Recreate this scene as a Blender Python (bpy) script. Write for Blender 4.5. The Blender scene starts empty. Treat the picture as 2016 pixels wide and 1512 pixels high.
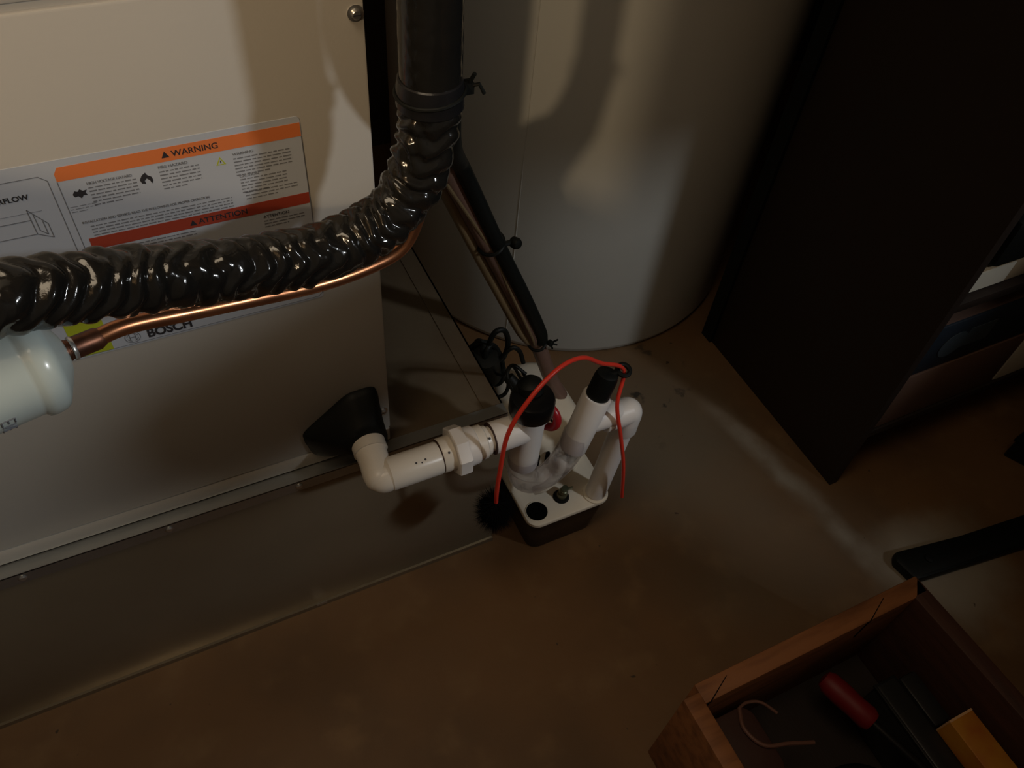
import bpy, bmesh, math, random
from mathutils import Vector, Matrix, noise
random.seed(7)
D = bpy.data
C = bpy.context.scene.collection
sc = bpy.context.scene
PI = math.pi

# ---------------------------------------------------------------- camera
R_ = Vector((0.90051501, -0.42814547, 0.0759222))
U_ = Vector((0.28651572, 0.71559341, 0.63705166))
F_ = Vector((0.32708021, 0.55192167, -0.76707301))
cam = D.cameras.new('camera')
cam.sensor_width = 36; cam.lens = 1610.5 / 2016 * 36
cam.clip_start = .02; cam.clip_end = 50
cam_o = D.objects.new('camera', cam); C.objects.link(cam_o)
cam_o.matrix_world = Matrix(((R_.x, U_.x, -F_.x, 0), (R_.y, U_.y, -F_.y, 0), (R_.z, U_.z, -F_.z, 1.25), (0, 0, 0, 1)))
sc.camera = cam_o
# ---------------------------------------------------------------- world and lamps
w = D.worlds.new('world'); sc.world = w; w.use_nodes = True
w.node_tree.nodes['Background'].inputs[0].default_value = (1.0, .86, .68, 1)
w.node_tree.nodes['Background'].inputs[1].default_value = .02
def lamp(name, kind, loc, target, power, col, size=.1, **kw):
    l = D.lights.new(name, kind); l.energy = power; l.color = col
    if kind == 'AREA': l.size = size; l.shape = 'DISK'
    else: l.shadow_soft_size = size
    for k, v in kw.items(): setattr(l, k, v)
    o = D.objects.new(name, l); C.objects.link(o); o.location = loc
    o.rotation_euler = (Vector(target) - Vector(loc)).to_track_quat('-Z', 'Y').to_euler()
    return o
lamp('warm_room_lamp', 'POINT', (-1.50, -1.18, 2.08), (0, .6, .8), 60, (1.0, .74, .46), .05)
lamp('cool_room_lamp', 'SPOT', (1.55, -1.0, 1.80), (.02, .55, .60), 54, (.93, .97, 1.0),   .07, spot_size=1.2, spot_blend=1)
lamp('added_fill_light', 'SPOT', (-.35, .05, 2.65), (-.05, .35, .1), 46, (1.0, .80, .56), .45, spot_size=1.35, spot_blend=1)  # added fill with no known source, lifts the dark zones
sc.view_settings.view_transform = 'Standard'; sc.view_settings.look = 'None'
sc.view_settings.exposure = 0; sc.view_settings.gamma = 1
sc.view_settings.use_curve_mapping = False

# ---------------------------------------------------------------- materials
def mat(name, col, rough=.5, metal=0, var=.0, vscale=8, vcol=None, bump=0, bscale=40, spec=.5, trans=0, alpha=1, coat=0, ior=1.45, rvar=0, stretch=None):
    m = D.materials.new(name); m.use_nodes = True
    nt = m.node_tree; b = nt.nodes['Principled BSDF']; N = nt.nodes.new; L = nt.links.new
    b.inputs['Base Color'].default_value = (*col, 1)
    b.inputs['Roughness'].default_value = rough; b.inputs['Metallic'].default_value = metal
    b.inputs['Specular IOR Level'].default_value = spec
    b.inputs['Transmission Weight'].default_value = trans
    b.inputs['Alpha'].default_value = alpha; b.inputs['Coat Weight'].default_value = coat
    b.inputs['IOR'].default_value = ior
    tc = N('ShaderNodeTexCoord'); src = tc.outputs['Object']
    if stretch:
        mp = N('ShaderNodeMapping'); mp.inputs['Scale'].default_value = stretch; L(src, mp.inputs[0]); src = mp.outputs[0]
    n = N('ShaderNodeTexNoise'); n.inputs['Scale'].default_value = vscale; n.inputs['Detail'].default_value = 6
    L(src, n.inputs['Vector'])
    mx = N('ShaderNodeMix'); mx.data_type = 'RGBA'
    mx.inputs[6].default_value = (*col, 1)
    v2 = vcol if vcol else tuple(c * .6 for c in col)
    mx.inputs[7].default_value = (*v2, 1)
    cr = N('ShaderNodeMapRange'); cr.inputs[1].default_value = .42; cr.inputs[2].default_value = .72; cr.inputs[4].default_value = var
    L(n.outputs[0], cr.inputs[0]); L(cr.outputs[0], mx.inputs[0]); L(mx.outputs[2], b.inputs['Base Color'])
    if rvar:
        r2 = N('ShaderNodeMapRange'); r2.inputs[3].default_value = rough - rvar; r2.inputs[4].default_value = rough + rvar
        L(n.outputs[0], r2.inputs[0]); L(r2.outputs[0], b.inputs['Roughness'])
    if bump:
        n2 = N('ShaderNodeTexNoise'); n2.inputs['Scale'].default_value = bscale; n2.inputs['Detail'].default_value = 4
        L(src, n2.inputs['Vector'])
        bp = N('ShaderNodeBump'); bp.inputs['Strength'].default_value = bump; bp.inputs['Distance'].default_value = .002
        L(n2.outputs[0], bp.inputs['Height']); L(bp.outputs[0], b.inputs['Normal'])
    return m
M = {}
M['cream'] = mat('cream_painted_steel', (.48, .455, .405), .42, var=.12, vscale=5, bump=.05, bscale=300)
M['cream_edge'] = mat('cream_steel_edge', (.50, .47, .41), .4, var=.15)
M['label'] = mat('label_paper', (.46, .50, .56), .35, var=.08)
M['label2'] = mat('label_line', (.16, .17, .19), .5)
M['orange'] = mat('label_orange', (.72, .20, .06), .4, var=.1)
M['red_band'] = mat('label_red', (.36, .055, .03), .4, var=.1)
M['lime'] = mat('label_lime', (.42, .48, .03), .4, var=.1)
M['ink'] = mat('printed_ink', (.03, .03, .035), .5)
M['ink_grey'] = mat('printed_grey_ink', (.17, .18, .20), .5)
M['galv'] = mat('galvanised_steel', (.29, .24, .165), .36, metal=.6, var=.6, vscale=3.2, vcol=(.20, .155, .10), bump=.06, bscale=20, rvar=.12)
M['galv_lip'] = mat('galvanised_lip', (.42, .43, .42), .3, metal=.85, var=.5, vscale=12)
M['dusty'] = mat('dusty_sheet_metal', (.12, .09, .055), .7, metal=.2, var=.8, vscale=9, vcol=(.08, .05, .028), bump=.2, bscale=60)
M['pvc'] = mat('white_pvc', (.74, .69, .61), .3, var=.25, vscale=14, vcol=(.58, .50, .40))
M['pvc_new'] = mat('white_pvc_trap', (.74, .70, .66), .42, var=.12, vscale=20)
M['clear'] = mat('clear_plastic', (.66, .62, .68), .10, trans=.9, alpha=.5, ior=1.15, var=.04, vscale=30)
M['black'] = mat('black_rubber', (.005, .006, .005), .55, var=.3, bump=.1, spec=.25)
M['blackgloss'] = mat('black_plastic', (.005, .005, .005), .28, var=.2, spec=.35)
M['wrap'] = mat('black_plastic_wrap', (.011, .0105, .0095), .14, var=.4, vscale=30, bump=.3, bscale=90, spec=.6)
M['tape'] = mat('black_tape', (.010, .010, .011), .28, spec=.45, bump=.3, bscale=60)
M['copper'] = mat('copper', (.66, .28, .13), .3, metal=.9, var=.7, vscale=28, vcol=(.22, .09, .05), rvar=.1)
M['copper_dark'] = mat('scorched_copper', (.24, .10, .055), .4, metal=.8, var=.9, vscale=60, vcol=(.06, .035, .03), bump=.2)
M['solder'] = mat('brazing_alloy', (.75, .72, .68), .3, metal=.8)
M['drier'] = mat('white_painted_drier', (.60, .69, .66), .22, var=.08, coat=.3)
M['tank'] = mat('grey_enamel', (.52, .52, .48), .42, metal=.0, var=.12, vscale=3, bump=.03, bscale=120)
M['red'] = mat('red_plastic', (.72, .045, .025), .35, var=.1)
M['darkred'] = mat('dark_red_plastic', (.38, .015, .02), .3, var=.1)
M['bristle'] = mat('black_bristle', (.002, .002, .002), .9, spec=.05)
M['brass'] = mat('tarnished_brass', (.20, .18, .10), .35, metal=.7, var=.7, vscale=40, vcol=(.06, .09, .06))
M['vinyl'] = mat('clear_vinyl_tube', (.17, .10, .075), .3, trans=0, alpha=1, ior=1.4, var=.4, vscale=30)
M['vinyl2'] = mat('yellowed_vinyl_tube', (.19, .135, .07), .3, trans=0, alpha=1, ior=1.4, var=.4, vscale=30)
M['pump_white'] = mat('pump_cover_plastic', (.68, .62, .51), .4, var=.18, vscale=18, vcol=(.5, .43, .32))
M['zinc'] = mat('zinc_screw', (.62, .62, .60), .28, metal=.9)
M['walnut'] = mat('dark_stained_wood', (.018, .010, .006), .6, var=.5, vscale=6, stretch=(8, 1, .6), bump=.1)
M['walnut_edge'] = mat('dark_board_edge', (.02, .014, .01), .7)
M['wood'] = mat('aged_box_wood', (.30, .12, .045), .6, var=.9, vscale=9, vcol=(.13, .05, .02), stretch=(1, 7, 7), bump=.25, bscale=30)
M['wood_in'] = mat('box_wood_side', (.06, .022, .012), .65, var=.8, vscale=9, vcol=(.03, .013, .008), stretch=(7, 1, 7), bump=.25, bscale=30)
M['crack'] = mat('dark_crack', (.002, .002, .002), .9, spec=.05)
M['red_handle'] = mat('red_rubber_handle', (.15, .004, .006), .55, var=.2)
M['leather'] = mat('brown_leather', (.05, .02, .014), .6, var=.6, bump=.3, bscale=80)
M['pink_edge'] = mat('stitched_edge', (.15, .07, .05), .6)
M['yellow'] = mat('yellow_carton', (.42, .18, .015), .5, var=.8, vscale=25, vcol=(.33, .08, .012))
M['carton_end'] = mat('carton_end', (.55, .32, .16), .6)
M['sleeve'] = mat('smoky_plastic', (.016, .016, .016), .35, alpha=.92)
M['toolgrey'] = mat('dark_steel', (.02, .02, .02), .4, metal=.6)
M['cardboard'] = mat('brown_cardboard', (.15, .085, .06), .7, var=.4)
M['blue'] = mat('dark_blue_carton', (.012, .020, .032), .5, var=.5, vscale=14, vcol=(.022, .032, .042))
M['faded_print'] = mat('faded_print', (.05, .07, .085), .5)
M['whitepaper'] = mat('white_paper', (.60, .56, .46), .6, var=.2)
M['tan'] = mat('tan_carton', (.30, .22, .13), .6, var=.3)
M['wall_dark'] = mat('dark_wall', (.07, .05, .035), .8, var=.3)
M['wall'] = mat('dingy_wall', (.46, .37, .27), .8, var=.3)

def floor_mat():
    m = D.materials.new('stained_brown_concrete'); m.use_nodes = True
    nt = m.node_tree; b = nt.nodes['Principled BSDF']; N = nt.nodes.new; L = nt.links.new
    tc = N('ShaderNodeTexCoord')
    def noisef(scale, det=6, off=0):
        mp = N('ShaderNodeMapping'); mp.inputs['Location'].default_value = (off, off, 0); L(tc.outputs['Object'], mp.inputs[0])
        n = N('ShaderNodeTexNoise'); n.inputs['Scale'].default_value = scale; n.inputs['Detail'].default_value = det
        L(mp.outputs[0], n.inputs['Vector']); return n.outputs[0]
    def rng(x, a, c, lo=0., hi=1.):
        r = N('ShaderNodeMapRange'); r.inputs[1].default_value = a; r.inputs[2].default_value = c
        r.inputs[3].default_value = lo; r.inputs[4].default_value = hi; r.interpolation_type = 'SMOOTHSTEP'
        L(x, r.inputs[0]); return r.outputs[0]
    def mix(f, a, c):
        x = N('ShaderNodeMix'); x.data_type = 'RGBA'; L(f, x.inputs[0])
        for i, v in ((6, a), (7, c)):
            if isinstance(v, tuple): x.inputs[i].default_value = (*v, 1)
            else: L(v, x.inputs[i])
        return x.outputs[2]
    def math_(op, a, c=None):
        x = N('ShaderNodeMath'); x.operation = op
        for i, v in ((0, a), (1, c)):
            if v is None: continue
            if isinstance(v, (int, float)): x.inputs[i].default_value = v
            else: L(v, x.inputs[i])
        return x.outputs[0]
    base = mix(rng(noisef(3.5), .35, .7), (.17, .088, .034), (.115, .062, .026))
    base = mix(rng(noisef(14, 8, 3), .5, .8), base, (.20, .115, .05))
    # a greyer area beside the pump, away from the plenum
    sep = N('ShaderNodeSeparateXYZ'); L(tc.outputs['Object'], sep.inputs[0])
    def blob(cx, cy, r0, r1, wob=.25):
        cb = N('ShaderNodeVectorMath'); cb.operation = 'DISTANCE'; L(tc.outputs['Object'], cb.inputs[0]); cb.inputs[1].default_value = (cx, cy, 0)
        d = math_('ADD', cb.outputs['Value'], math_('MULTIPLY', math_('SUBTRACT', noisef(5, 6, cx * 7), .5), wob))
        return rng(d, r0, r1, 1, 0)
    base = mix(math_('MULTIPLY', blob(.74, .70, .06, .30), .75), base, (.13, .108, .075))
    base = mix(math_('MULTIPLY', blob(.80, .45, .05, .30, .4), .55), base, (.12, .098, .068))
    # long pale water mark running parallel to the shelf side
    def streak(ax, ay, bx, by, w0, w1, amt, col, base):
        dx, dy = bx - ax, by - ay; ln = math.hypot(dx, dy); dx /= ln; dy /= ln
        px = math_('SUBTRACT', sep.outputs[0], ax); py = math_('SUBTRACT', sep.outputs[1], ay)
        s = math_('ADD', math_('MULTIPLY', px, dx), math_('MULTIPLY', py, dy))
        t = math_('ABSOLUTE', math_('ADD', math_('SUBTRACT', math_('MULTIPLY', px, -dy), math_('MULTIPLY', py, -dx)), math_('MULTIPLY', math_('SUBTRACT', noisef(9, 5, 2), .5), .05)))
        f = math_('MULTIPLY', rng(t, w0, w1, 1, 0), math_('MULTIPLY', rng(s, -.03, .1), rng(s, ln - .08, ln + .05, 1, 0)))
        f = math_('MULTIPLY', f, math_('MULTIPLY', rng(noisef(13, 6, 8), .3, .65, .3, 1), amt))
        return mix(f, base, col)
    base = streak(.88, .72, .955, .25, .0, .035, .95, (.26, .23, .185), base)
    base = mix(math_('MULTIPLY', blob(1.05, .22, .05, .17), .8), base, (.30, .27, .215))  # pool of lamplight beside the toolbox, painted as paler floor colour
    # dark scuffs behind the pump
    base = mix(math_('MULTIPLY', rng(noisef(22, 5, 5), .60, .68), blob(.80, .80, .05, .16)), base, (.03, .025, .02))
    base = mix(rng(noisef(45, 2, 9), .74, .78), base, (.04, .025, .015))
    L(base, b.inputs['Base Color']); b.inputs['Roughness'].default_value = .6
    bp = N('ShaderNodeBump'); bp.inputs['Strength'].default_value = .25; bp.inputs['Distance'].default_value = .003
    L(noisef(30, 8), bp.inputs['Height']); L(bp.outputs[0], b.inputs['Normal'])
    return m
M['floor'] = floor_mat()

# ---------------------------------------------------------------- mesh helpers
def frame(d):
    d = Vector(d).normalized()
    a = Vector((0, 0, 1)) if abs(d.z) < .9 else Vector((1, 0, 0))
    x = d.cross(a).normalized(); y = d.cross(x).normalized()
    return x, y, d
class MB:
    def __init__(s): s.v = []; s.f = []
    def box(s, a, b):
        x0, y0, z0 = a; x1, y1, z1 = b; n = len(s.v)
        s.v += [(x0, y0, z0), (x1, y0, z0), (x1, y1, z0), (x0, y1, z0), (x0, y0, z1), (x1, y0, z1), (x1, y1, z1), (x0, y1, z1)]
        s.f += [tuple(n + i for i in q) for q in ((3, 2, 1, 0), (4, 5, 6, 7), (0, 1, 5, 4), (1, 2, 6, 5), (2, 3, 7, 6), (3, 0, 4, 7))]
        return s
    def rings(s, rings, cap0=True, cap1=True, closed=False):
        n = len(s.v); k = len(rings[0])
        for r in rings: s.v += [tuple(p) for p in r]
        m = len(rings)
        for i in range(m if closed else m - 1):
            for j in range(k):
                a = n + i * k + j; b = n + i * k + (j + 1) % k
                i2 = (i + 1) % m
                s.f.append((a, b, n + i2 * k + (j + 1) % k, n + i2 * k + j))
        if not closed:
            if cap0: s.f.append(tuple(n + j for j in reversed(range(k))))
            if cap1: s.f.append(tuple(n + (m - 1) * k + j for j in range(k)))
        return s
    def lathe(s, p, d, prof, seg=40):
        x, y, d = frame(d); p = Vector(p); rs = []
        for t, r in prof:
            rs.append([p + d * t + (x * math.cos(2 * PI * j / seg) + y * math.sin(2 * PI * j / seg)) * max(r, 1e-5) for j in range(seg)])
        return s.rings(rs)
    def cyl(s, a, b, r, seg=32):
        a = Vector(a); b = Vector(b); L_ = (b - a).length; c = min(r * .12, .0015)
        return s.lathe(a, b - a, [(0, r - c), (c, r), (L_ - c, r), (L_, r - c)], seg)
    def tube(s, pts, r, seg=16, closed=False, fn=None):
        pts = [Vector(p) for p in pts]; rs = []; n = len(pts)
        t0 = (pts[1] - pts[0]).normalized(); x, y, _ = frame(t0); up = x
        for i, p in enumerate(pts):
            if closed: t = (pts[(i + 1) % n] - pts[i - 1]).normalized()
            else: t = (pts[min(i + 1, n - 1)] - pts[max(i - 1, 0)]).normalized()
            up = (up - t * up.dot(t)).normalized(); v = t.cross(up)
            rr = r(i / (n - 1)) if callable(r) else r
            ring = []
            for j in range(seg):
                a = 2 * PI * j / seg; q = rr
                if fn: q = rr * fn(i, a, p)
                ring.append(p + (up * math.cos(a) + v * math.sin(a)) * q)
            rs.append(ring)
        return s.rings(rs, closed=closed)
    def prism(s, poly, z0, z1, tf=None):
        tf = tf or (lambda x, y, z: (x, y, z)); n = len(s.v); k = len(poly)
        s.v += [tf(x, y, z0) for x, y in poly] + [tf(x, y, z1) for x, y in poly]
        s.f.append(tuple(n + i for i in reversed(range(k)))); s.f.append(tuple(n + k + i for i in range(k)))
        for i in range(k): j = (i + 1) % k; s.f.append((n + i, n + j, n + k + j, n + k + i))
        return s
    def build(s, name, m, parent=None, bevel=0, smooth=True, angle=35):
        me = D.meshes.new(name); me.from_pydata(s.v, [], s.f); me.update()
        bm = bmesh.new(); bm.from_mesh(me)
        bmesh.ops.recalc_face_normals(bm, faces=bm.faces)
        if bevel: bmesh.ops.bevel(bm, geom=list(bm.edges), offset=bevel, segments=2, affect='EDGES', profile=.5, clamp_overlap=True)
        for f in bm.faces: f.smooth = smooth
        for e in bm.edges:
            if len(e.link_faces) == 2 and e.calc_face_angle(0) > math.radians(angle): e.smooth = False
        bm.to_mesh(me); bm.free()
        me.materials.append(M[m])
        o = D.objects.new(name, me); C.objects.link(o)
        if parent is not None: o.parent = parent; o.matrix_parent_inverse = Matrix.Translation(-WL(parent))
        return o
def WL(o):
    v = Vector(o.location)
    # parent chain built with inverse translation: objects carry world-space vertices
    return v if o.parent is None else Vector((0, 0, 0))
def thing(name, label, cat, loc=(0, 0, 0), group=None):
    o = D.objects.new(name, None); C.objects.link(o); o.location = loc; o.empty_display_size = .05
    return tag(o, label, cat, group)
def tag(o, label, cat, group=None):
    o['label'] = label; o['category'] = cat
    if group: o['group'] = group
    return o
def struct(o): o['kind'] = 'structure'; return o
def rrect(x0, y0, x1, y1, r, k=8):
    out = []
    for cx, cy, a0 in ((x1 - r, y1 - r, 0), (x0 + r, y1 - r, 90), (x0 + r, y0 + r, 180), (x1 - r, y0 + r, 270)):
        for i in range(k + 1):
            a = math.radians(a0 + 90 * i / k); out.append((cx + r * math.cos(a), cy + r * math.sin(a)))
    return out
def spline(pts, n=20):
    pts = [Vector(p) for p in pts]; out = []
    P = [pts[0] * 2 - pts[1]] + pts + [pts[-1] * 2 - pts[-2]]
    for i in range(1, len(P) - 2):
        a, b, c, d = P[i - 1:i + 3]
        for k in range(n):
            t = k / n
            out.append(.5 * ((2 * b) + (c - a) * t + (2 * a - 5 * b + 4 * c - d) * t * t + (3 * b - a - 3 * c + d) * t ** 3))
    out.append(pts[-1]); return out
def resample(pts, step):
    out = [pts[0]]; acc = 0
    for a, b in zip(pts, pts[1:]):
        L_ = (b - a).length; t = step - acc
        while t <= L_:
            out.append(a + (b - a) * (t / L_)); t += step
        acc = L_ - (t - step)
    return out
def text(name, s, size, x, z, y, m, parent, rot=0, axis='front', bold=0, sx=1.0):
    cu = D.curves.new(name, 'FONT'); cu.body = s; cu.size = size; cu.extrude = .00008; cu.offset = bold
    o = D.objects.new('tmp', cu); C.objects.link(o)
    me = D.meshes.new_from_object(o.evaluated_get(bpy.context.evaluated_depsgraph_get()))
    D.objects.remove(o)
    tf = Matrix.Translation((x, y - .0003, z)) @ Matrix.Rotation(PI / 2, 4, 'X') @ Matrix.Rotation(rot, 4, 'Z') @ Matrix.Diagonal((sx, 1, 1, 1))
    me.transform(tf); me.materials.clear(); me.materials.append(M[m])
    t = D.objects.new(name, me); C.objects.link(t); t.parent = parent; t.matrix_parent_inverse = Matrix.Translation(-WL(parent))
    return t

# ================================================================ room shell
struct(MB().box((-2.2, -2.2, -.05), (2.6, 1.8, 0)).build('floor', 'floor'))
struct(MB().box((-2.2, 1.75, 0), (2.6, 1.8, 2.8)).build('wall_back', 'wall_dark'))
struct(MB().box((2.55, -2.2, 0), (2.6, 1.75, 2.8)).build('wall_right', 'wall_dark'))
struct(MB().box((-2.2, -2.2, 0), (-2.15, 1.75, 2.8)).build('wall_left', 'wall'))
struct(MB().box((-2.2, -2.2, 2.8), (2.6, 1.8, 2.85)).build('ceiling', 'wall'))

# boards added out of view to block the lamps and shape shadows
struct(MB().prism([(.6, -1.0), (1.30, -1.0), (1.305, -.5), (1.27, -.45), (1.225, -.43), (1.2, -.375), (1.155, -.325), (1.10, -.31), (.6, -.31)], 1.0, 1.03).build('lamp_blocker_1', 'wall'))
struct(MB().prism([(1.30, -1.0), (2.3, -1.0), (2.3, .1), (1.36, .1), (1.30, -.2), (1.29, -.38), (1.325, -.405), (1.385, -.437), (1.352, -.488), (1.30, -.508)], 1.0, 1.03).build('lamp_blocker_2', 'wall'))
def stepped_blocker():
    c = Vector((-.1103, -.1027, 0)); u = Vector((.68, -.73, 0)); v = Vector((.73, .68, 0))
    poly_ = [(-.95, 0), (1.2, 0), (1.2, 2.2), (-.175, 2.2), (-.175, 1.10), (-.285, 1.12), (-.95, 1.12)]
    return MB().prism(poly_, -.03, 0, lambda a, z, b: tuple(c + u * a + v * b + Vector((0, 0, z)))).build('lamp_blocker_3', 'wall')
struct(stepped_blocker())
struct(MB().prism([(.5 * x + .775, .5 * z + .9) for x, z in ((.04, .648), (-.13, .56), (-.15, .42), (-.05, .30), (.0, .30), (.06, .365), (.25, .41), (.32, .6), (.30, .74), (.16, .70))],
                  -.200, -.185, lambda x, z, y: (x, y, z)).build('lamp_blocker_4', 'wall'))
struct(MB().box((1.02, -.20, 1.225), (1.46, -.185, 2.8)).build('lamp_blocker_5', 'wall'))

# ================================================================ sheet metal plenum under the air handler
BY = .601
pl = thing('sheet_metal_plenum', 'low dull galvanised sheet metal plenum box under the cream air handler', 'duct box', (-.2, .85, 0))
MB().box((-.80, BY, 0), (.352, 1.10, .352)).build('plenum_box', 'galv', pl, bevel=.002)
MB().box((-.80, BY + .012, .3522), (.346, 1.095, .3535)).build('top_sheet', 'dusty', pl)
fl = MB(); fl.box((-.80, BY - .002, .336), (.354, BY, .3555)); fl.box((-.80, BY - .002, .354), (.354, BY + .016, .3565))
fl.build('front_flange', 'galv_lip', pl)
fs = MB(); fs.box((.326, BY + .016, .3530), (.3545, 1.10, .3548)); fs.box((.352, BY, .325), (.3545, 1.10, .3548))
fs.build('side_flange', 'dusty', pl)
MB().box((-.80, BY - .004, 0), (.352, BY, .010)).build('bottom_hem', 'galv', pl)
for x in (-.262, -.298, -.10, .06):
    MB().lathe((x, BY - .002, .346), (0, -1, 0), [(0, .0042), (.001, .0045), (.0022, .003), (.0024, 0)], 16).build('screw', 'zinc', pl)
MB().box((.045, BY - .0045, .006), (.062, BY - .0036, .011)).build('hem_tab', 'zinc', pl)

# ================================================================ air handler cabinet
CY = .615
ah = thing('air_handler', 'cream painted steel air handler cabinet bearing a large warning label', 'air handler', (-.1, .85, .358))
MB().box((-.80, CY + .004, .358), (.186, 1.12, 1.60)).build('cabinet_body', 'cream_edge', ah, bevel=.002)
# lower door panel with folded edges
MB().box((-.80, CY, .386), (.190, CY + .02, .966)).build('front_panel', 'cream', ah, bevel=.0025)
MB().box((-.80, CY, .972), (.190, CY + .02, 1.60)).build('upper_panel', 'cream', ah, bevel=.0025)
MB().box((-.80, CY + .0005, .3585), (.189, CY + .02, .3845)).build('bottom_rail', 'cream_edge', ah, bevel=.002)
for (x, z) in ((.1825, .934), (.1805, .425)):
    s = MB().lathe((x, CY, z), (0, -1, 0), [(0, .0066), (.0009, .0068), (.0012, .0042), (.0040, .0040), (.0046, .0032), (.0046, 0)], 24)
    so = s.build('screw', 'zinc', ah)
    MB().box((x - .0032, CY - .0049, z - .0005), (x + .0032, CY - .0044, z + .0005)).build('slot', 'ink', so)
# label
LY = CY - .0006
lab = MB().prism(rrect(-.55, .645, .1275, .8545, .004), 0, .0006, lambda x, z, y: (x, CY - y, z)).build('warning_label', 'label', ah)
def strip(x0, z0, x1, z1, m='ink', name='print', p=lab, d=.0002):
    return MB().box((x0, LY - d, z0), (x1, LY, z1)).build(name, m, p)
MB().prism([(-.0655, .8355), (-.0655, .8425), (-.062, .848), (.127, .8485), (.127, .8355)], 0, .0002, lambda x, z, y: (x, LY - y, z)).build('header_band', 'orange', lab)
strip(-.06, .765, .127, .777, 'red_band', 'header_band')
strip(-.108, .6465, -.0765, .690, 'lime', 'green_patch')
# frame lines
fr = MB()
def ln(x0, z0, x1, z1, t=.0006):
    dx, dz = x1 - x0, z1 - z0; L_ = math.hypot(dx, dz); nx, nz = -dz / L_ * t / 2, dx / L_ * t / 2; n = len(fr.v)
    for y in (LY, LY - .00022):
        fr.v += [(x0 + nx, y, z0 + nz), (x1 + nx, y, z1 + nz), (x1 - nx, y, z1 - nz), (x0 - nx, y, z0 - nz)]
    fr.f.extend([(n + 4, n + 5, n + 6, n + 7), (n, n + 1, n + 5, n + 4), (n + 1, n + 2, n + 6, n + 5), (n + 2, n + 3, n + 7, n + 6), (n + 3, n, n + 4, n + 7)])
ln(.127, .650, .127, .8355); ln(-.0655, .70, -.0655, .8355); ln(-.0715, .70, -.0715, .838); ln(-.077, .843, -.0715, .838)
ln(-.3, .843, -.077, .843); ln(-.108, .647, .122, .647, .0005); ln(.122, .647, .127, .652, .0005); ln(-.075, .692, .127, .692, .0005)
ln(-.3, .813, -.084, .813, .0003)
# unit drawing in the left field
for a in ((-.094, .816, -.0835, .800), (-.0835, .800, -.0835, .786), (-.0835, .786, -.094, .792), (-.094, .792, -.094, .816), (-.091, .811, -.091, .795), (-.091, .795, -.0865, .790), (-.0865, .790, -.0865, .803), (-.18, .806, -.094, .806), (-.18, .792, -.094, .792)):
    ln(*a, .0007)
for k in range(24):
    a0, a1 = 2 * PI * k / 24, 2 * PI * (k + 1) / 24
    for r in (.0068, .0050):
        if r == .005 and k % 6 in (0, 5): continue
        ln(-.0575 + r * math.cos(a0), .6555 + r * math.sin(a0), -.0575 + r * math.cos(a1), .6555 + r * math.sin(a1), .0006)
ln(-.0600, .6515, -.0600, .6595, .0008); ln(-.0550, .6515, -.0550, .6595, .0008); ln(-.0600, .6555, -.0550, .6555, .0008)
fr.build('frame_lines', 'label2', lab)
text('lettering', 'WARNING', .0076, .0215, .8392, LY, 'ink', lab, sx=1.0, bold=.0001)
text('lettering', 'ATTENTION', .0076, .028, .7683, LY, 'ink', lab, bold=.0001)
text('lettering', 'BOSCH', .0148, -.0445, .6505, LY, 'ink', lab, bold=.0005, sx=.86)
text('lettering', 'HIGH VOLTAGE HAZARD', .0036, -.046, .8280, LY, 'ink_grey', lab, sx=.82)
text('lettering', 'FIRE HAZARD', .0038, .0085, .8300, LY, 'ink_grey', lab)
text('lettering', 'WARNING', .0036, .068, .8290, LY, 'ink_grey', lab)
text('lettering', 'INSTALLATION AND SERVICE: READ THE FOLLOWING FOR PROPER OPERATION', .0035, -.060, .7925, LY, 'ink_grey', lab, sx=.80)
text('lettering', 'UPWARD AIRFLOW', .0066, -.145, .8255, LY, 'ink', lab, bold=.00015, sx=.96)
text('lettering', 'CAUTION', .0036, .070, .8065, LY, 'ink_grey', lab)
text('lettering', 'ATTENTION', .0042, .083, .7590, LY, 'ink', lab)
tri = MB()
def poly(pts, m=None, d=.0002):
    global tri
    tri = MB()
    tri.prism(pts, 0, d, lambda x, z, y: (x, LY - y, z))
for pts_ in ([(.0135, .8392), (.0195, .8392), (.0165, .8450)], [(.0205, .7680), (.0262, .7680), (.0233, .7735)]):
    poly(pts_, d=.0005); tri.build('hazard_symbol', 'ink', lab)
poly([(-.0585, .8215), (-.0565, .8245), (-.0545, .8235), (-.0525, .8255), (-.0505, .8235), (-.0475, .8240), (-.0490, .8215), (-.0480, .8190), (-.0510, .8195), (-.0530, .8170), (-.0550, .8195), (-.0575, .8190)]); tri.build('hazard_symbol', 'ink', lab)
poly([(-.0065, .8195), (-.0075, .8230), (-.0050, .8270), (-.0020, .8290), (-.0010, .8265), (.0020, .8240), (.0025, .8205), (.0010, .8180), (.0000, .8210), (-.0020, .8235), (-.0040, .8215), (-.0035, .8185)]); tri.build('flame_symbol', 'ink', lab)
t2 = MB(); tri = t2
poly([(.0535, .8225), (.0615, .8225), (.0575, .8300)])
tri.build('caution_triangle', 'lime', lab)
tri = MB(); poly([(.0550, .8233), (.0600, .8233), (.0575, .8282)], d=.0003); tri.build('caution_mark', 'label', lab)
tri = MB(); poly([(.0571, .8243), (.0579, .8243), (.0579, .8268), (.0571, .8268)], d=.0004); tri.build('caution_mark', 'ink', lab)
fp = MB()
def para(x0, z0, x1, rows, dz=.0033, h=.0013, last=.6):
    for r in range(rows):
        x = x0; end = x1 if r < rows - 1 else x0 + (x1 - x0) * last
        while x < end:
            wd = random.uniform(.002, .0075); x2 = min(x + wd, end)
            z = z0 - r * dz; fp.box((x, LY - .00015, z), (x2, LY, z + h * random.uniform(.75, 1))); x = x2 + .0011
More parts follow.
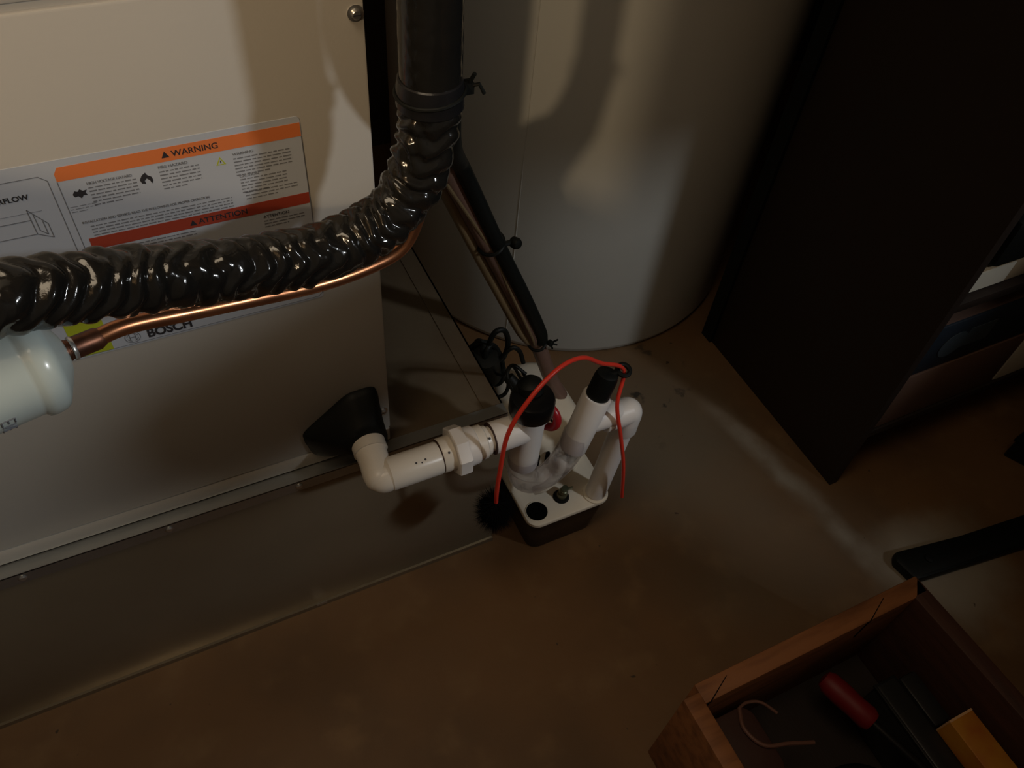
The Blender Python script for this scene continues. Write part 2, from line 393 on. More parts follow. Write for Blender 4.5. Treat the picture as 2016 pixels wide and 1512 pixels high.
para(-.046, .8243, -.010, 6); para(.0085, .8262, .040, 6); para(.068, .8250, .117, 6); para(.070, .8035, .110, 5)
para(-.0640, .8100, -.044, 3, .0025, .0007)
para(-.055, .7880, .060, 6, .0031, .0012); para(.072, .7895, .118, 3)
para(-.055, .7610, .024, 3); para(.083, .7550, .120, 3); para(-.05, .735, .10, 4)
o = fp.build('fine_print', 'ink_grey', lab); o['kind'] = 'stuff'
# rubber drain boot on the cabinet
gp = [(.079, .415), (.081, .431), (.110, .456), (.136, .4765), (.152, .4795), (.168, .4785), (.1745, .470), (.1765, .440), (.1765, .386), (.165, .374), (.120, .371), (.090, .382)]
g = MB(); cxx, czz = .148, .425; rs = []
gs = [Vector((x, 0, z)) for x, z in gp]; gsm = spline(gs + [gs[0]], 5)[:-1]; n = len(gsm)
for (t, k) in ((0, 1), (.004, 1.0), (.010, .93), (.022, .70), (.034, .52), (.040, .44)):
    ring = []
    for p in gsm:
        tgt = Vector((p.x - cxx, 0, p.z - czz)); ang = math.atan2(tgt.z, tgt.x); cir = Vector((math.cos(ang), 0, math.sin(ang))) * .0255
        s_ = (1 - k) / .56; q = tgt * (1 - s_) + cir * s_
        ring.append(Vector((cxx + q.x, CY - t, czz + q.z)))
    rs.append(ring)
g.rings(rs); g.build('drain_boot', 'black', ah, angle=60)

# ================================================================ condensate drain pipe (white PVC run with trap)
dp = thing('condensate_drain_pipe', 'white PVC condensate drain pipe with union and clear trap beside the cabinet', 'pipe', (.25, .53, .36))
PZ = .415; PY = .53; EX = .146
a = MB().cyl((EX + .003, CY - .030, .424), (EX, PY + .004, PZ), .0155); a.build('pipe', 'pvc', dp)
e = MB(); e.lathe((EX + .0025, .5855, .4225), (-.0025, -.055, -.0075), [(0, .0165), (0, .0205), (.0015, .0212), (.020, .0208), (.0212, .0212), (.0212, .0192), (.040, .0185), (.050, .0185)])
e.build('elbow', 'pvc', dp)
e = MB(); e.tube(spline([(EX + .0005, PY + .014, PZ + .002), (EX, PY + .003, PZ), (EX + .004, PY - .0025, PZ - .001), (EX + .014, PY - .002, PZ)], 8), .0188, 32)
e.lathe((EX, PY + .001, PZ), (0, -1, 0), [(0, .0186), (.008, .0180), (.013, .014), (.0165, .008), (.0175, 0)])
e.lathe((EX + .008, PY - .0015, PZ), (1, 0, 0), [(0, .0186), (.003, .0202), (.0035, .0208), (.066, .0208), (.068, .0200), (.068, .0165)])
e.build('elbow', 'pvc', dp)
pipe2 = MB().cyl((EX + .07, PY, PZ), (.30, PY, PZ), .0165); pipe2.build('pipe', 'pvc', dp)
un = MB().lathe((.2235, PY, PZ), (1, 0, 0), [(0, .0175), (0, .0215), (.0012, .0222), (.0150, .0222), (.0160, .0250)])
un.build('union_tailpiece', 'pvc', dp)
seg = 48; rs = []
for (t, r) in ((.2390, .026), (.2392, .0300), (.2405, .0312), (.2540, .0312), (.2560, .0305), (.2565, .0255), (.2700, .0245), (.2715, .0225)):
    ring = []
    for j in range(seg):
        aa = 2 * PI * j / seg; q = r * (1 - (.07 if r > .029 and (j % 6) in (0,) else 0))
        if r > .0295: q = r / max(math.cos(((aa + PI / 8) % (PI / 4)) - PI / 8), .9) * .955
        ring.append((t, PY + q * math.cos(aa), PZ + q * math.sin(aa)))
    rs.append(ring)
MB().rings(rs).build('union_nut', 'pvc_new', dp, angle=22)
MB().lathe((.2715, PY, PZ), (1, 0, 0), [(0, .0200), (0, .0225), (.0100, .0222), (.0120, .0195), (.016, .0190)]).build('union_tailpiece', 'pvc', dp)
# first tee, branch towards the union
TX, TY = .346, .530
t = MB(); t.lathe((.2935, PY, PZ), (1, 0, 0), [(0, .0170), (0, .0203), (.0012, .0210), (.030, .0205), (.048, .0200)])
tx, ty = TX, TY
t.lathe((tx - .001, ty, .333), (0, 0, 1), [(0, .0175), (0, .0188), (.002, .0200), (.03, .0205), (.120, .0212), (.127, .0212), (.127, .018)])
t.lathe((tx + .010, ty + .008, .405), (1, .5, -.12), [(0, .013), (.030, .013), (.031, .0115)], 24)
t.build('tee', 'pvc_new', dp)
MB().lathe((.2925, PY, PZ), (1, 0, 0), [(0, .0172), (0, .0213), (.0010, .0213), (.0010, .0172)]).build('glue_ring', 'leather', dp)
MB().lathe((.2225, PY, PZ), (1, 0, 0), [(0, .0168), (0, .0210), (.0009, .0210), (.0009, .0168)]).build('glue_ring', 'leather', dp)
text('lettering', 'TC  S', .0062, EX + .048, PZ - .0045, PY - .0213, 'ink', dp)
# speckles of primer
for (x, aa) in ((.196, 55), (.201, 62), (.189, 60), (.231, 58), (.285, 60)):
    r = .0213 if x < .22 else .0226
    yy, zz = PY - r * math.cos(math.radians(aa)), PZ + r * math.sin(math.radians(aa))
    MB().lathe((x, yy, zz), (0, -math.cos(math.radians(aa)), math.sin(math.radians(aa))), [(-.001, .0016), (.0002, .0014), (.0004, 0)], 10).build('primer_spot', 'ink', dp)
# cap on first tee
cp = MB(); cp.lathe((tx, ty, .4480), (0, 0, 1), [(0, .0225), (.0005, .0275), (.003, .0288), (.022, .0285), (.027, .0262), (.0285, .022), (.0285, .0)])
cap = cp.build('rubber_cap', 'blackgloss', dp)
cb = MB(); cb.lathe((tx + .002, ty + .010, .475), (-.1, .25, 1), [(0, .0165), (.012, .0150), (.016, .011), (.018, 0)], 24)
cb.lathe((tx - .010, ty + .018, .472), (-.4, .5, .6), [(0, .009), (.022, .007), (.024, 0)], 16)
cb.tube(spline([(tx - .018, ty + .016, .475), (tx - .022, ty + .03, .492), (tx - .01, ty + .04, .495), (tx + .004, ty + .03, .483)], 6), .0022, 8)
cb.build('cap_boss', 'black', cap)
# red clamp behind the first tee
rc = MB(); c0 = Vector((.382, .548, .398)); ax = Vector((1, .5, -.12)).normalized(); X, Y, _ = frame(ax)
rc.tube([c0 + (X * math.cos(q) + Y * math.sin(q)) * .0185 for q in [math.radians(v) for v in range(0, 360, 12)]], .0058, 14, closed=True)
rc.build('red_clamp', 'darkred', dp)
MB().tube(spline([c0 + Vector((-.002, -.002, -.018)), c0 + Vector((-.010, -.006, -.025)), c0 + Vector((-.018, -.008, -.030))], 6), .004, 10).build('clamp_tab', 'darkred', dp)
# clear U bend
MB().tube(spline([(tx - .001, ty, .352), (tx, ty, .315), (.3535, .531, .287), (.372, .534, .266), (.397, .539, .260), (.420, .544, .272), (.436, .549, .295), (.4445, .552, .320)], 8),
          lambda u: .0192 + .0015 * math.cos(u * 2 * PI), 28).build('clear_trap_bend', 'clear', dp)
# second tee leaning to the right
a0, a1 = Vector((.4395, .550, .292)), Vector((.4665, .556, .392)); dd = (a1 - a0)
t = MB(); t.lathe(a0, dd, [(0, .0165), (0, .0190), (.002, .0202), (.03, .0206), (dd.length - .002, .0206), (dd.length, .0195), (dd.length, .0175)])
bc = a0 + dd * .50
t.lathe(bc, (1, .02, -.06), [(0, .019), (.034, .0195), (.040, .0206), (.046, .0206), (.047, .0180)])
t.build('tee', 'pvc_new', dp)
plg = MB(); plg.lathe(a0 + dd * .96, dd, [(0, .0165), (.008, .0170), (.036, .0165), (.044, .0150), (.046, .012), (.0465, 0)])
pk = plg.build('rubber_plug', 'black', dp)
top = a0 + dd * 1.0 + dd.normalized() * .038
ey = top + Vector((.022, -.004, .004))
lp = MB(); lp.tube([ey + Vector((math.cos(q) * .0085, math.sin(q) * .0085, math.sin(q) * .002)) for q in [math.radians(v) for v in range(0, 360, 20)]], .0034, 10, closed=True)
lp.tube([top - Vector((0, 0, .004)), top + Vector((.014, -.003, .002))], .0055, 12); lp.build('eyelet', 'black', pk)
# branch pipe, elbow, down pipe
el = Vector((.5255, .5545, .330))
b = MB(); b.cyl(bc + Vector((.04, .001, -.002)), el - Vector((.004, 0, 0)), .0168); b.build('pipe', 'pvc_new', dp)
b = MB(); b.lathe(el + Vector((-.040, 0, 0)), (1, 0, 0), [(0, .0172), (0, .0200), (.0015, .0206), (.030, .0206), (.042, .0205)])
b.tube(spline([el + Vector((-.008, 0, 0)), el + Vector((.001, 0, -.001)), el + Vector((.0035, 0, -.006)), el + Vector((.003, 0, -.018))], 8), .0205, 32)
b.lathe(el + Vector((.003, 0, -.008)), (-.02, .01, -1), [(0, .0203), (.034, .0206), (.036, .0198), (.036, .017)])
b.lathe(el + Vector((.0015, 0, .0)), (.75, 0, .75), [(0, .0200), (.004, .0185), (.007, .013), (.0085, .006), (.009, 0)])
b.build('elbow', 'pvc_new', dp)
MB().cyl(el + Vector((.002, 0, -.03)), (.516, .560, .108), .0172).build('pipe', 'pvc_new', dp)
# ================================================================ condensate pump
pp = thing('condensate_pump', 'condensate pump with black reservoir and white top standing on the floor', 'pump', (.465, .68, 0))
px0, px1, py0, py1 = .388, .539, .541, .822
r = MB()
rs = []
for z, ins in ((.0, .016), (.004, .013), (.094, .003), (.097, .003)):
    rs.append([(x, y, z) for x, y in rrect(px0 + ins, py0 + ins, px1 - ins, py1 - ins, .020)])
r.rings(rs); r.build('reservoir', 'blackgloss', pp, angle=50)
rs = []
for z, ins in ((.097, .001), (.0975, 0), (.1035, 0), (.105, .0015)):
    rs.append([(x, y, z) for x, y in rrect(px0 + ins, py0 + ins, px1 - ins, py1 - ins, .021)])
MB().rings(rs).build('top_plate', 'pump_white', pp, angle=50)
MB().lathe((.4105, .5665, .1046), (0, 0, 1), [(0, .0178), (.0008, .0180), (.0011, .0165), (.0008, 0)], 36).build('inlet_hole', 'crack', pp)
MB().lathe((.4105, .5665, .1050), (0, 0, 1), [(0, .0180), (.0012, .0184), (.0012, .0176), (.0002, .0174)], 36).build('hole_rim', 'pump_white', pp)
MB().lathe((.4600, .5760, .1046), (0, 0, 1), [(0, .0135), (.0008, .0138), (.004, .0120), (.0045, 0)], 28).build('valve_seat', 'black', pp)
MB().lathe((.4600, .5760, .108), (.1, -.1, 1), [(0, .0085), (.008, .0085), (.0085, .0055), (.014, .0055), (.0145, .008), (.019, .0065), (.020, .005), (.026, .0055), (.027, 0)], 20).build('check_valve_barb', 'brass', pp)
vb = MB().box((.4600, .5715, .124), (.4770, .5745, .131)); vb.build('valve_lever', 'brass', pp, bevel=.0012)
MB().lathe((.516, .560, .1045), (0, 0, 1), [(0, .0215), (.003, .0210), (.004, .0180)], 32).build('pipe_collar', 'pump_white', pp)
# motor cover
rs = []
mx0, mx1, my0, my1 = .400, .541, .612, .806
for z, ins in ((.104, .0), (.108, 0), (.1095, .006), (.112, .007), (.185, .010), (.199, .014), (.2065, .024), (.209, .034)):
    rs.append([(x, y, z) for x, y in rrect(mx0 + ins, my0 + ins, mx1 - ins, my1 - ins, max(.052 - ins * .4, .02), 10)])
mc = MB().rings(rs).build('motor_cover', 'pump_white', pp, angle=50)
for k in range(4):
    MB().box((.428 + k * .018, .6175, .150), (.434 + k * .018, .6215, .180)).build('vent_slot', 'crack', mc)
# curved lip between the tees, black slot
lipp = MB(); lipp.tube(spline([(.408, .580, .150), (.420, .574, .160), (.437, .575, .172), (.452, .583, .186), (.458, .594, .2)], 8), .0075, 14); lipp.build('cover_lip', 'pump_white', mc)
MB().box((.4560, .5850, .176), (.4600, .5890, .190)).build('slot', 'crack', mc)

# ================================================================ red rodded cleaning brush
br = thing('cleaning_brush', 'black bristle cleaning brush on a thin arched red rod looped over the trap', 'brush', (.288, .49, .30))
rod = spline([(.2905, .495, .318), (.288, .492, .350), (.2880, .490, .397), (.293, .490, .475), (.3195, .495, .524), (.3615, .510, .542), (.403, .525, .528), (.446, .540, .484), ey, (.4875, .536, .385), (.5015, .525, .315), (.5185, .520, .24), (.537, .520, .140)], 14)
MB().tube(rod, .0029, 12).build('red_rod', 'red', br)
MB().cyl((.2905, .496, .322), (.301, .515, .235), .0022, 10).build('wire_core', 'zinc', br)
bs = MB(); A0, A1 = Vector((.2900, .494, .318)), Vector((.300, .513, .246)); X, Y, Z = frame(A1 - A0)
for k in range(2600):
    u = random.random(); q = random.uniform(0, 2 * PI); p = A0.lerp(A1, u)
    ln_ = (.026 + .004 * math.sin(u * PI)) * random.uniform(.62, 1.16)
    dr = (X * math.cos(q) + Y * math.sin(q) + Z * random.uniform(-.25, .25)).normalized(); e_ = p + dr * ln_
    s_ = dr.cross(Z).normalized() * .0005; n = len(bs.v)
    s2 = Z * .0005
    bs.v += [tuple(p + s_), tuple(p - s_), tuple(p + s2), tuple(e_)]
    bs.f += [(n, n + 1, n + 3), (n + 1, n + 2, n + 3), (n + 2, n, n + 3)]
o = bs.build('bristles', 'bristle', br, smooth=False); o['kind'] = 'stuff'

# ================================================================ insulated line in black plastic
lt = thing('wrapped_refrigerant_line', 'thick insulated line wrapped in crinkled glossy black plastic crossing the cabinet', 'pipe', (.2, .52, .9))
path = [(-.36, .36, .935), (-.26, .395, .918), (-.16, .428, .895), (-.103, .447, .876), (-.064, .461, .859), (-.018, .475, .840), (.033, .487, .822), (.089, .498, .807), (.133, .507, .803), (.168, .514, .814), (.192, .519, .838), (.203, .520, .870), (.2075, .520, .907), (.2075, .520, .950), (.2075, .520, 1.0), (.2075, .52, 1.1), (.2075, .52, 1.6)]
pts = resample(spline([Vector(p) for p in path], 24), .0013)
zs = None
def wr(i, a, p):
    s_ = i * .0013
    smooth_part = min(max((p.z - .918) / .006, 0), 1) if p.x > .19 else 0
    w_ = noise.noise(Vector((s_ * 95 + math.sin(a) * .8, math.cos(a) * 1.1, math.sin(a) * 1.1)))
    w2 = noise.noise(Vector((s_ * 210 + 5, math.cos(a) * 2.6 + 3, math.sin(a) * 2.6)))
    c_ = abs(math.sin(s_ * 190 + 1.2 * math.sin(a) + 3.5 * noise.noise(Vector((s_ * 18, math.cos(a), math.sin(a))))))
    wob = noise.noise(Vector((s_ * 25 + 9, 0, 0))) * .045
    d = .135 * (c_ - .62) + .10 * w_ + .03 * w2 + wob
    sm = .010 * w_ + .012 * math.sin(s_ * 420) * (1 if abs(((a * 3) % (2 * PI)) - PI) < .5 else 0)
    return 1 + d * (1 - smooth_part) + sm * smooth_part
pts_near = [p for p in pts if p.z < 1.25]
MB().tube(pts_near, .0232, 56, fn=wr).build('crinkled_sleeve', 'wrap', lt, angle=70)
MB().lathe((.2075, .52, .905), (0, 0, 1), [(0, .0250), (.0015, .0262), (.016, .0256), (.022, .0246), (.023, .0235)]).build('tape_band', 'tape', lt)
zt = MB(); zc = Vector((.2075, .52, .917))
zt.tube([zc + Vector((math.cos(q) * .0262, math.sin(q) * .0262, .0025 * math.cos(q))) for q in [math.radians(v) for v in range(0, 360, 12)]], .0017, 8, closed=True)
zt.box((.2320, .512, .912), (.2400, .520, .921)); zt.tube([(.236, .516, .917), (.243, .510, .921), (.247, .509, .913)], .0016, 8); zt.tube([(.236, .516, .917), (.240, .512, .929)], .0016, 8)
zt.build('zip_tie', 'black', lt)
# copper line and filter drier
fd = thing('filter_drier', 'white cylindrical filter drier with brazed copper line under the black wrapped line', 'filter drier', (-.13, .445, .81))
p_end = Vector((-.086, .4570, .8105)); dirn = Vector((-.13, -.041, .012)).normalized()
MB().lathe(p_end, dirn, [(0, .0100), (.001, .0135), (.003, .0180), (.010, .0300), (.013, .0345), (.0165, .0362), (.022, .0368), (.0265, .0362), (.0285, .0338), (.031, .0335), (.25, .0335), (.255, .031), (.27, .012), (.271, 0)], 64).build('drier_shell', 'drier', fd, angle=50)
cu = spline([p_end + dirn * .004, p_end - dirn * .016, (-.045, .470, .8075), (-.005, .481, .795), (.039, .490, .784), (.099, .505, .767), (.146, .515, .7625), (.180, .522, .768), (.197, .526, .792), (.204, .528, .83), (.207, .528, .88)], 10)
MB().tube(cu, .0064, 20).build('copper_tube', 'copper', fd)
MB().lathe(p_end + dirn * .004, -dirn, [(0, .0078), (.006, .0078), (.0065, .0072), (.009, .0072), (.0095, .0080), (.026, .0080), (.030, .0062)], 28).build('brazed_sleeve', 'copper_dark', fd)
MB().lathe(p_end - dirn * .0035, -dirn, [(0, .0079), (.0008, .0088), (.0022, .0086), (.003, .0079)], 28).build('solder_ring', 'solder', fd)
# rotated letters on the drier, near the bottom of the visible side
X, Y, Z = frame(dirn)
lc = p_end + dirn * .0560
def drier_letter(seglist, off):
    m = MB()
    for (u0, v0, u1, v1) in seglist:
        def P(u, v, r):
            ang = math.radians(off) + v / .0335
            # ang measured from the camera-facing side going downwards
            out = Vector((0, -1, 0)); out = (out - dirn * out.dot(dirn)).normalized(); dn = dirn.cross(out) 
            if dn.z > 0: dn = -dn
            return lc + dirn * (-u) + (out * math.cos(ang) + dn * math.sin(ang)) * r
        k = 4
        for i in range(k):
            a_ = i / k; b_ = (i + 1) / k
            q0 = (u0 + (u1 - u0) * a_, v0 + (v1 - v0) * a_); q1 = (u0 + (u1 - u0) * b_, v0 + (v1 - v0) * b_)
            m.tube([P(*q0, .0336), P(*q1, .0336)], .0006, 6)
    return m.build('lettering', 'ink_grey', fd)
for k, off in enumerate((8, 20, 32)):
    L1 = [[(0, 0, .008, 0), (0, 0, 0, .005), (.008, 0, .008, .005), (.004, 0, .004, .004)], [(0, 0, .008, 0), (0, .005, .008, .005), (0, 0, .008, .005)], [(0, 0, .008, 0), (0, 0, 0, .005), (.008, 0, .008, .005), (.004, 0, .004, .004)]][k]
    drier_letter(L1, off)

# ================================================================ water heater
wh = thing('water_heater', 'large grey cylindrical water heater tank standing behind the pump', 'water heater', (.83, 1.275, 0))
MB().lathe((.83, 1.275, .004), (0, 0, 1), [(0, .368), (.0, .374), (.012, .3795), (.014, .380), (1.50, .380), (1.52, .37), (1.53, .33), (1.53, 0)], 160).build('tank_jacket', 'tank', wh, angle=50)
sa = math.atan2(1.002 - 1.275, .565 - .83)
MB().tube([(.83 + math.cos(sa) * .3800, 1.275 + math.sin(sa) * .3800, z) for z in (.02, .5, 1.0, 1.5)], .0011, 8).build('jacket_seam', 'tank', wh)

# ================================================================ tubing bundle
tb = thing('tubing_bundle', 'drain tubes and black cable zip tied together running down to the pump', 'tubing', (.46, .71, .30))
def line(name, pts, r, m, p, seg=14): return MB().tube(spline(pts, 10), r, seg).build(name, m, p)
line('black_cable', [(.240, .560, 1.04), (.241, .560, .92), (.262, .605, .81), (.298, .670, .735), (.3215, .70, .690), (.3755, .699, .560), (.4190, .702, .462), (.4560, .709, .375), (.464, .711, .345)], .0098, 'black', tb)
line('vinyl_tube', [(.229, .556, 1.04), (.230, .556, .92), (.250, .605, .81), (.286, .68, .735), (.3100, .712, .682), (.3620, .71, .566), (.4080, .713, .462), (.448, .718, .370), (.466, .718, .322), (.492, .708, .245), (.510, .700, .205)], .0122, 'vinyl', tb)
line('vinyl_tube', [(.223, .553, 1.04), (.224, .554, .92), (.240, .605, .81), (.274, .69, .735), (.2960, .722, .680), (.3440, .718, .566), (.388, .719, .466), (.430, .722, .372), (.452, .722, .335)], .0078, 'vinyl2', tb)
line('thin_tube', [(.300, .703, .68), (.360, .700, .568), (.400, .702, .470), (.442, .708, .370), (.455, .712, .335)], .0022, 'vinyl2', tb, 8)
for (c, t, kn) in ((Vector((.3640, .709, .570)), Vector((.042, .0, -.10)), 1), (Vector((.4575, .714, .342)), Vector((.036, .005, -.085)), 0)):
    X, Y, Z = frame(t); rr = .0215 if kn else .016
    z_ = MB(); z_.tube([c + (X * math.cos(q) * rr * 1.0 + Y * math.sin(q) * rr * .8) for q in [math.radians(v) for v in range(0, 360, 15)]], .0024, 8, closed=True)
    hx = c + Vector((rr + .001, -.012, .003))
    if kn:
        z_.lathe(hx + Vector((.006, -.002, -.001)), (.3, -1, .2), [(-.006, .003), (-.005, .0072), (.002, .0078), (.006, .006), (.007, 0)], 18)
        z_.tube([hx - Vector((.012, 0, 0)), hx + Vector((.006, 0, 0))], .0035, 8)
    else:
        z_.lathe(hx, (.3, -1, .2), [(-.004, .003), (-.003, .0050), (.003, .005), (.004, 0)], 12)
        z_.tube([hx, hx + Vector((.010, -.004, .008))], .0015, 6); z_.tube([hx, hx + Vector((.004, -.002, -.012))], .0015, 6)
        z_.tube([hx, hx + Vector((.010, -.004, -.004))], .0014, 6)
    z_.build('zip_tie', 'black', tb)
# ================================================================ coiled power cord
cc = thing('coiled_power_cord', 'bunched black power cord coiled behind the drain trap', 'cord', (.39, .73, .21))
m = MB(); ctr = Vector((.388, .735, .298))
random.seed(3)
for k in range(7):
    w_, h_ = random.uniform(.008, .019), random.uniform(.030, .050); oy = random.uniform(-.022, .020); ox = random.uniform(-.010, .010); tilt = random.uniform(-.4, .4)
    ring = []
    for i in range(36):
        q = 2 * PI * i / 36; x = w_ * math.cos(q); z = h_ * math.sin(q)
        ring.append(ctr + Vector((ox + x * math.cos(tilt) - z * math.sin(tilt) * .4 - z * .18, oy + x * .5 * math.sin(q + k), z + x * math.sin(tilt))))
    m.tube(ring, .0042, 10, closed=True)
m.build('cord_coil', 'black', cc)
line('cord_loop', [(.388, .732, .325), (.386, .73, .355), (.394, .728, .376), (.408, .728, .372), (.416, .728, .345), (.414, .73, .315), (.404, .732, .29)], .0042, 'black', cc, 10)
line('cord_loop', [(.398, .728, .30), (.418, .722, .335), (.432, .719, .327), (.440, .716, .300)], .0036, 'black', cc, 10)
line('cord_loop', [(.390, .733, .262), (.392, .728, .238), (.400, .722, .226), (.414, .718, .232), (.420, .720, .252), (.412, .724, .272)], .0032, 'black', cc, 10)
MB().lathe((.384, .732, .300), (.2, .2, -1), [(-.032, .010), (-.03, .020), (.03, .024), (.034, .014), (.035, 0)], 18).build('plug_body', 'black', cc)
line('float_wire', [(.345, .560, .474), (.352, .60, .455), (.376, .66, .36), (.392, .71, .300)], .0022, 'black', cc, 8)

# ================================================================ shelf unit on the right
su = thing('shelf_unit', 'tall dark wooden shelf unit standing in the shadow on the right', 'shelf', (1.45, .66, 0))
SX = .981
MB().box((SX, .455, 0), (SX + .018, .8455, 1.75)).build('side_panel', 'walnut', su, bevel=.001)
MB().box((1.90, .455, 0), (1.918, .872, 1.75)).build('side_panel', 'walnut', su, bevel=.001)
MB().box((SX - .006, .846, 0), (SX + .018, .876, 1.75)).build('gap_shade_strip', 'black', su)  # black strip standing in for the shaded gap behind the panel
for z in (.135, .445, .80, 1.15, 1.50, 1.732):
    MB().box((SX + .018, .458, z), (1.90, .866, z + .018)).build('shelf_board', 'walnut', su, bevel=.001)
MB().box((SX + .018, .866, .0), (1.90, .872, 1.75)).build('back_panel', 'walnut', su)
def carton(name, lab_, x0, y0, z0, x1, y1, z1, m, lid=None, cat='box'):
    t = thing(name, lab_, cat, ((x0 + x1) / 2, (y0 + y1) / 2, z0))
    MB().box((x0, y0, z0), (x1, y1, z1)).build('carton', m, t, bevel=.003)
    MB().box((x0 + .004, y0 + .004, z1 - .001), (x1 - .004, (y0 + y1) / 2 - .001, z1 + .0015)).build('flap', m if not lid else lid, t)
    MB().box((x0 + .004, (y0 + y1) / 2 + .001, z1 - .001), (x1 - .004, y1 - .004, z1 + .0015)).build('flap', m if not lid else lid, t)
    return t
carton('cardboard_box', 'brown cardboard box on the lowest shelf under the dark blue carton', 1.003, .462, .153, 1.30, .72, .288, 'cardboard')
b2 = carton('cardboard_box', 'dark blue carton stacked on the brown cardboard box on the shelf', 1.003, .464, .290, 1.56, .74, .402, 'blue', 'cardboard')
MB().lathe((1.075, .4635, .345), (0, -1, 0), [(0, .028), (.0008, .028), (.001, 0)], 28).build('printed_patch', 'faded_print', b2)
MB().box((1.10, .4632, .328), (1.16, .464, .372)).build('printed_patch', 'faded_print', b2)
carton('white_box', 'white paper box on the lowest shelf right of the brown cardboard box', 1.305, .462, .153, 1.60, .74, .288, 'whitepaper')
t = thing('paper_pack', 'tan pack with a bright white paper label on the upper visible shelf', 'pack', (1.1, .5, .464))
MB().box((1.003, .470, .464), (1.24, .68, .512)).build('wrapper', 'tan', t, bevel=.005)
MB().box((1.022, .4685, .470), (1.10, .4705, .508)).build('paper_label', 'whitepaper', t)
t = thing('tool_case', 'black case lying over the tan pack at the right edge of the photo', 'case', (1.3, .5, .464))
MB().box((1.035, .462, .514), (1.40, .70, .60)).build('case_body', 'black', t, bevel=.012)
MB().tube(spline([(1.09, .462, .55), (1.10, .445, .56), (1.16, .445, .56), (1.17, .462, .55)], 6), .006, 10).build('handle', 'blackgloss', t)
# black tube on the floor in front of the shelves
bt = thing('steel_floor_bar', 'black flat steel bar lying on the floor between toolbox and shelves', 'bar', (1.2, .25, 0))
q = MB(); poly2 = [(.972, .278), (.980, .235), (1.000, .232), (1.75, .140), (1.75, .205), (1.12, .270), (.985, .292)]
q.prism(poly2, 0.0, .022); q.build('bar', 'black', bt, bevel=.006)
MB().lathe((1.03, .257, .022), (0, 0, 1), [(0, .008), (.003, .0075), (.004, .004), (.004, 0)], 16).build('bolt', 'toolgrey', bt)
t = thing('storage_crate', 'black plastic crate standing on the floor under the shelf edge', 'crate', (1.5, .3, 0))
MB().prism([(1.352, .375), (1.40, .29), (1.75, .33), (1.70, .43)], .0, .055).build('crate_body', 'blackgloss', t, bevel=.006)
MB().prism([(1.347, .377), (1.398, .284), (1.757, .326), (1.705, .437)], .050, .060).build('rim', 'black', t, bevel=.002)

# ================================================================ wooden toolbox
wb = thing('wooden_toolbox', 'open wooden box of reddish boards holding tools in the bottom right corner', 'toolbox', (.63, -.02, 0))
H_ = .22
MB().box((.442, .176, .0), (.826, .203, H_)).build('board', 'wood', wb, bevel=.0025)
MB().box((.417, -.24, .0), (.442, .180 + .012, H_ + .003)).build('board', 'wood', wb, bevel=.0025)
MB().prism([(.826, .203), (.800, .176), (.826, -.24), (.850, -.24)], 0, H_).build('board', 'wood_in', wb, bevel=.002)
MB().box((.417, -.265, .0), (.85, -.24, H_)).build('board', 'wood', wb, bevel=.0025)
MB().box((.442, -.24, .004), (.80, .176, .014)).build('bottom_board', 'walnut', wb)
for (x, dx) in ((.446, .040), (.712, .044)):
    k = MB(); k.prism([(x, .1745), (x + .003, .1745), (x + dx + .0022, .195), (x + dx, .195)], H_ - .0002, H_ + .0006)
    k.box((x - .001, .1752, H_ - .05), (x + .002, .1760, H_)); k.build('crack', 'crack', wb)
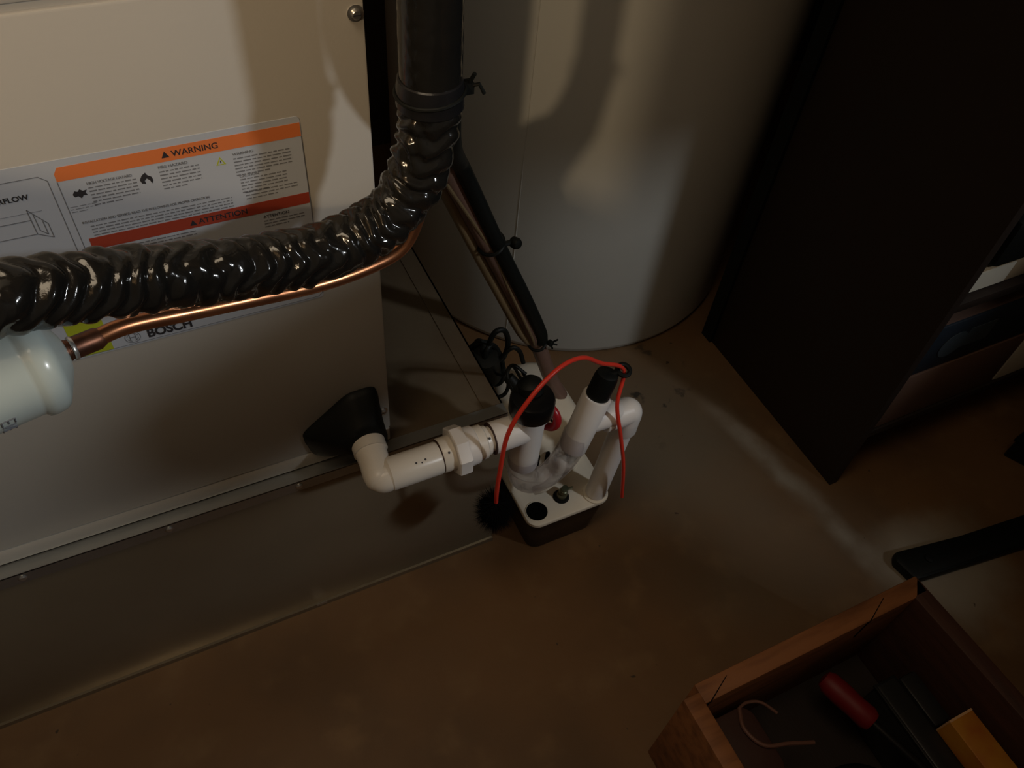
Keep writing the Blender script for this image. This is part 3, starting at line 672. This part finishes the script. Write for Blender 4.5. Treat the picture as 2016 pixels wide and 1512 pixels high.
# contents
t = thing('red_handled_tool', 'tool with a fat dark red handle lying inside the wooden toolbox', 'tool', (.67, .11, .1))
A_, B_ = Vector((.6535, .1535, .135)), Vector((.6800, .075, .130)); d_ = B_ - A_
MB().lathe(A_, d_, [(0, .004), (.002, .012), (.010, .0165), (.03, .0175), (.055, .0165), (.074, .0175), (.082, .014), (.084, 0)], 24).build('handle', 'red_handle', t)
MB().lathe(B_, d_, [(-.004, .006), (.15, .0055), (.155, .002)], 12).build('shaft', 'toolgrey', t)
t = thing('yellow_carton', 'yellow and orange carton standing at the right side inside the toolbox', 'box', (.79, -.06, .02))
MB().box((.757, -.16, .018), (.799, .030, .165)).build('carton', 'yellow', t, bevel=.002)
MB().box((.7575, .0285, .018), (.7985, .0315, .1655)).build('end_flap', 'carton_end', t)
t = thing('smoky_plastic_case', 'smoky dark plastic case next to the yellow carton inside the toolbox', 'case', (.74, .02, .02))
MB().box((.717, -.17, .018), (.752, .112, .135)).build('case_body', 'sleeve', t, bevel=.004)
MB().box((.715, -.168, .128), (.754, .114, .133)).build('lid_rim', 'toolgrey', t, bevel=.001)
MB().box((.762, .034, .018), (.792, .108, .125)).build('case_latch', 'sleeve', t, bevel=.004)
t = thing('leather_tool_pouch', 'brown leather tool pouch in the left corner inside the toolbox', 'pouch', (.51, .1, .02))
MB().prism(rrect(.447, .070, .530, .168, .02), .015, .140).build('pouch_body', 'leather', t, bevel=.008)
MB().tube(spline([(.515, .166, .141), (.503, .14, .146), (.515, .112, .146), (.55, .100, .142), (.585, .088, .135)], 8), .0028, 8).build('stitched_edge', 'pink_edge', t)
MB().tube(spline([(.515, .166, .141), (.53, .168, .140), (.548, .160, .140), (.562, .14, .136)], 8), .0022, 8).build('stitched_edge', 'pink_edge', t)
t = thing('pliers', 'dark steel pliers lying in the middle of the toolbox', 'pliers', (.60, .03, .05))
MB().tube(spline([(.57, .04, .10), (.60, .045, .105), (.64, .035, .10), (.68, .0, .095)], 8), .008, 12).build('handle', 'black', t)
MB().tube(spline([(.57, .02, .10), (.60, .008, .105), (.63, -.01, .10), (.67, -.05, .095)], 8), .008, 12).build('handle', 'black', t)
MB().lathe((.555, .030, .095), (0, 0, 1), [(0, .013), (.012, .013), (.013, .010), (.013, 0)], 20).build('jaw', 'toolgrey', t)
t = thing('screwdriver', 'black handled screwdriver near the front of the toolbox', 'screwdriver', (.60, -.06, .05))
MB().lathe((.57, -.04, .09), (1, -.3, 0), [(0, .006), (.003, .012), (.05, .014), (.085, .012), (.09, .007), (.092, .003), (.17, .003)], 16).build('handle', 'black', t)
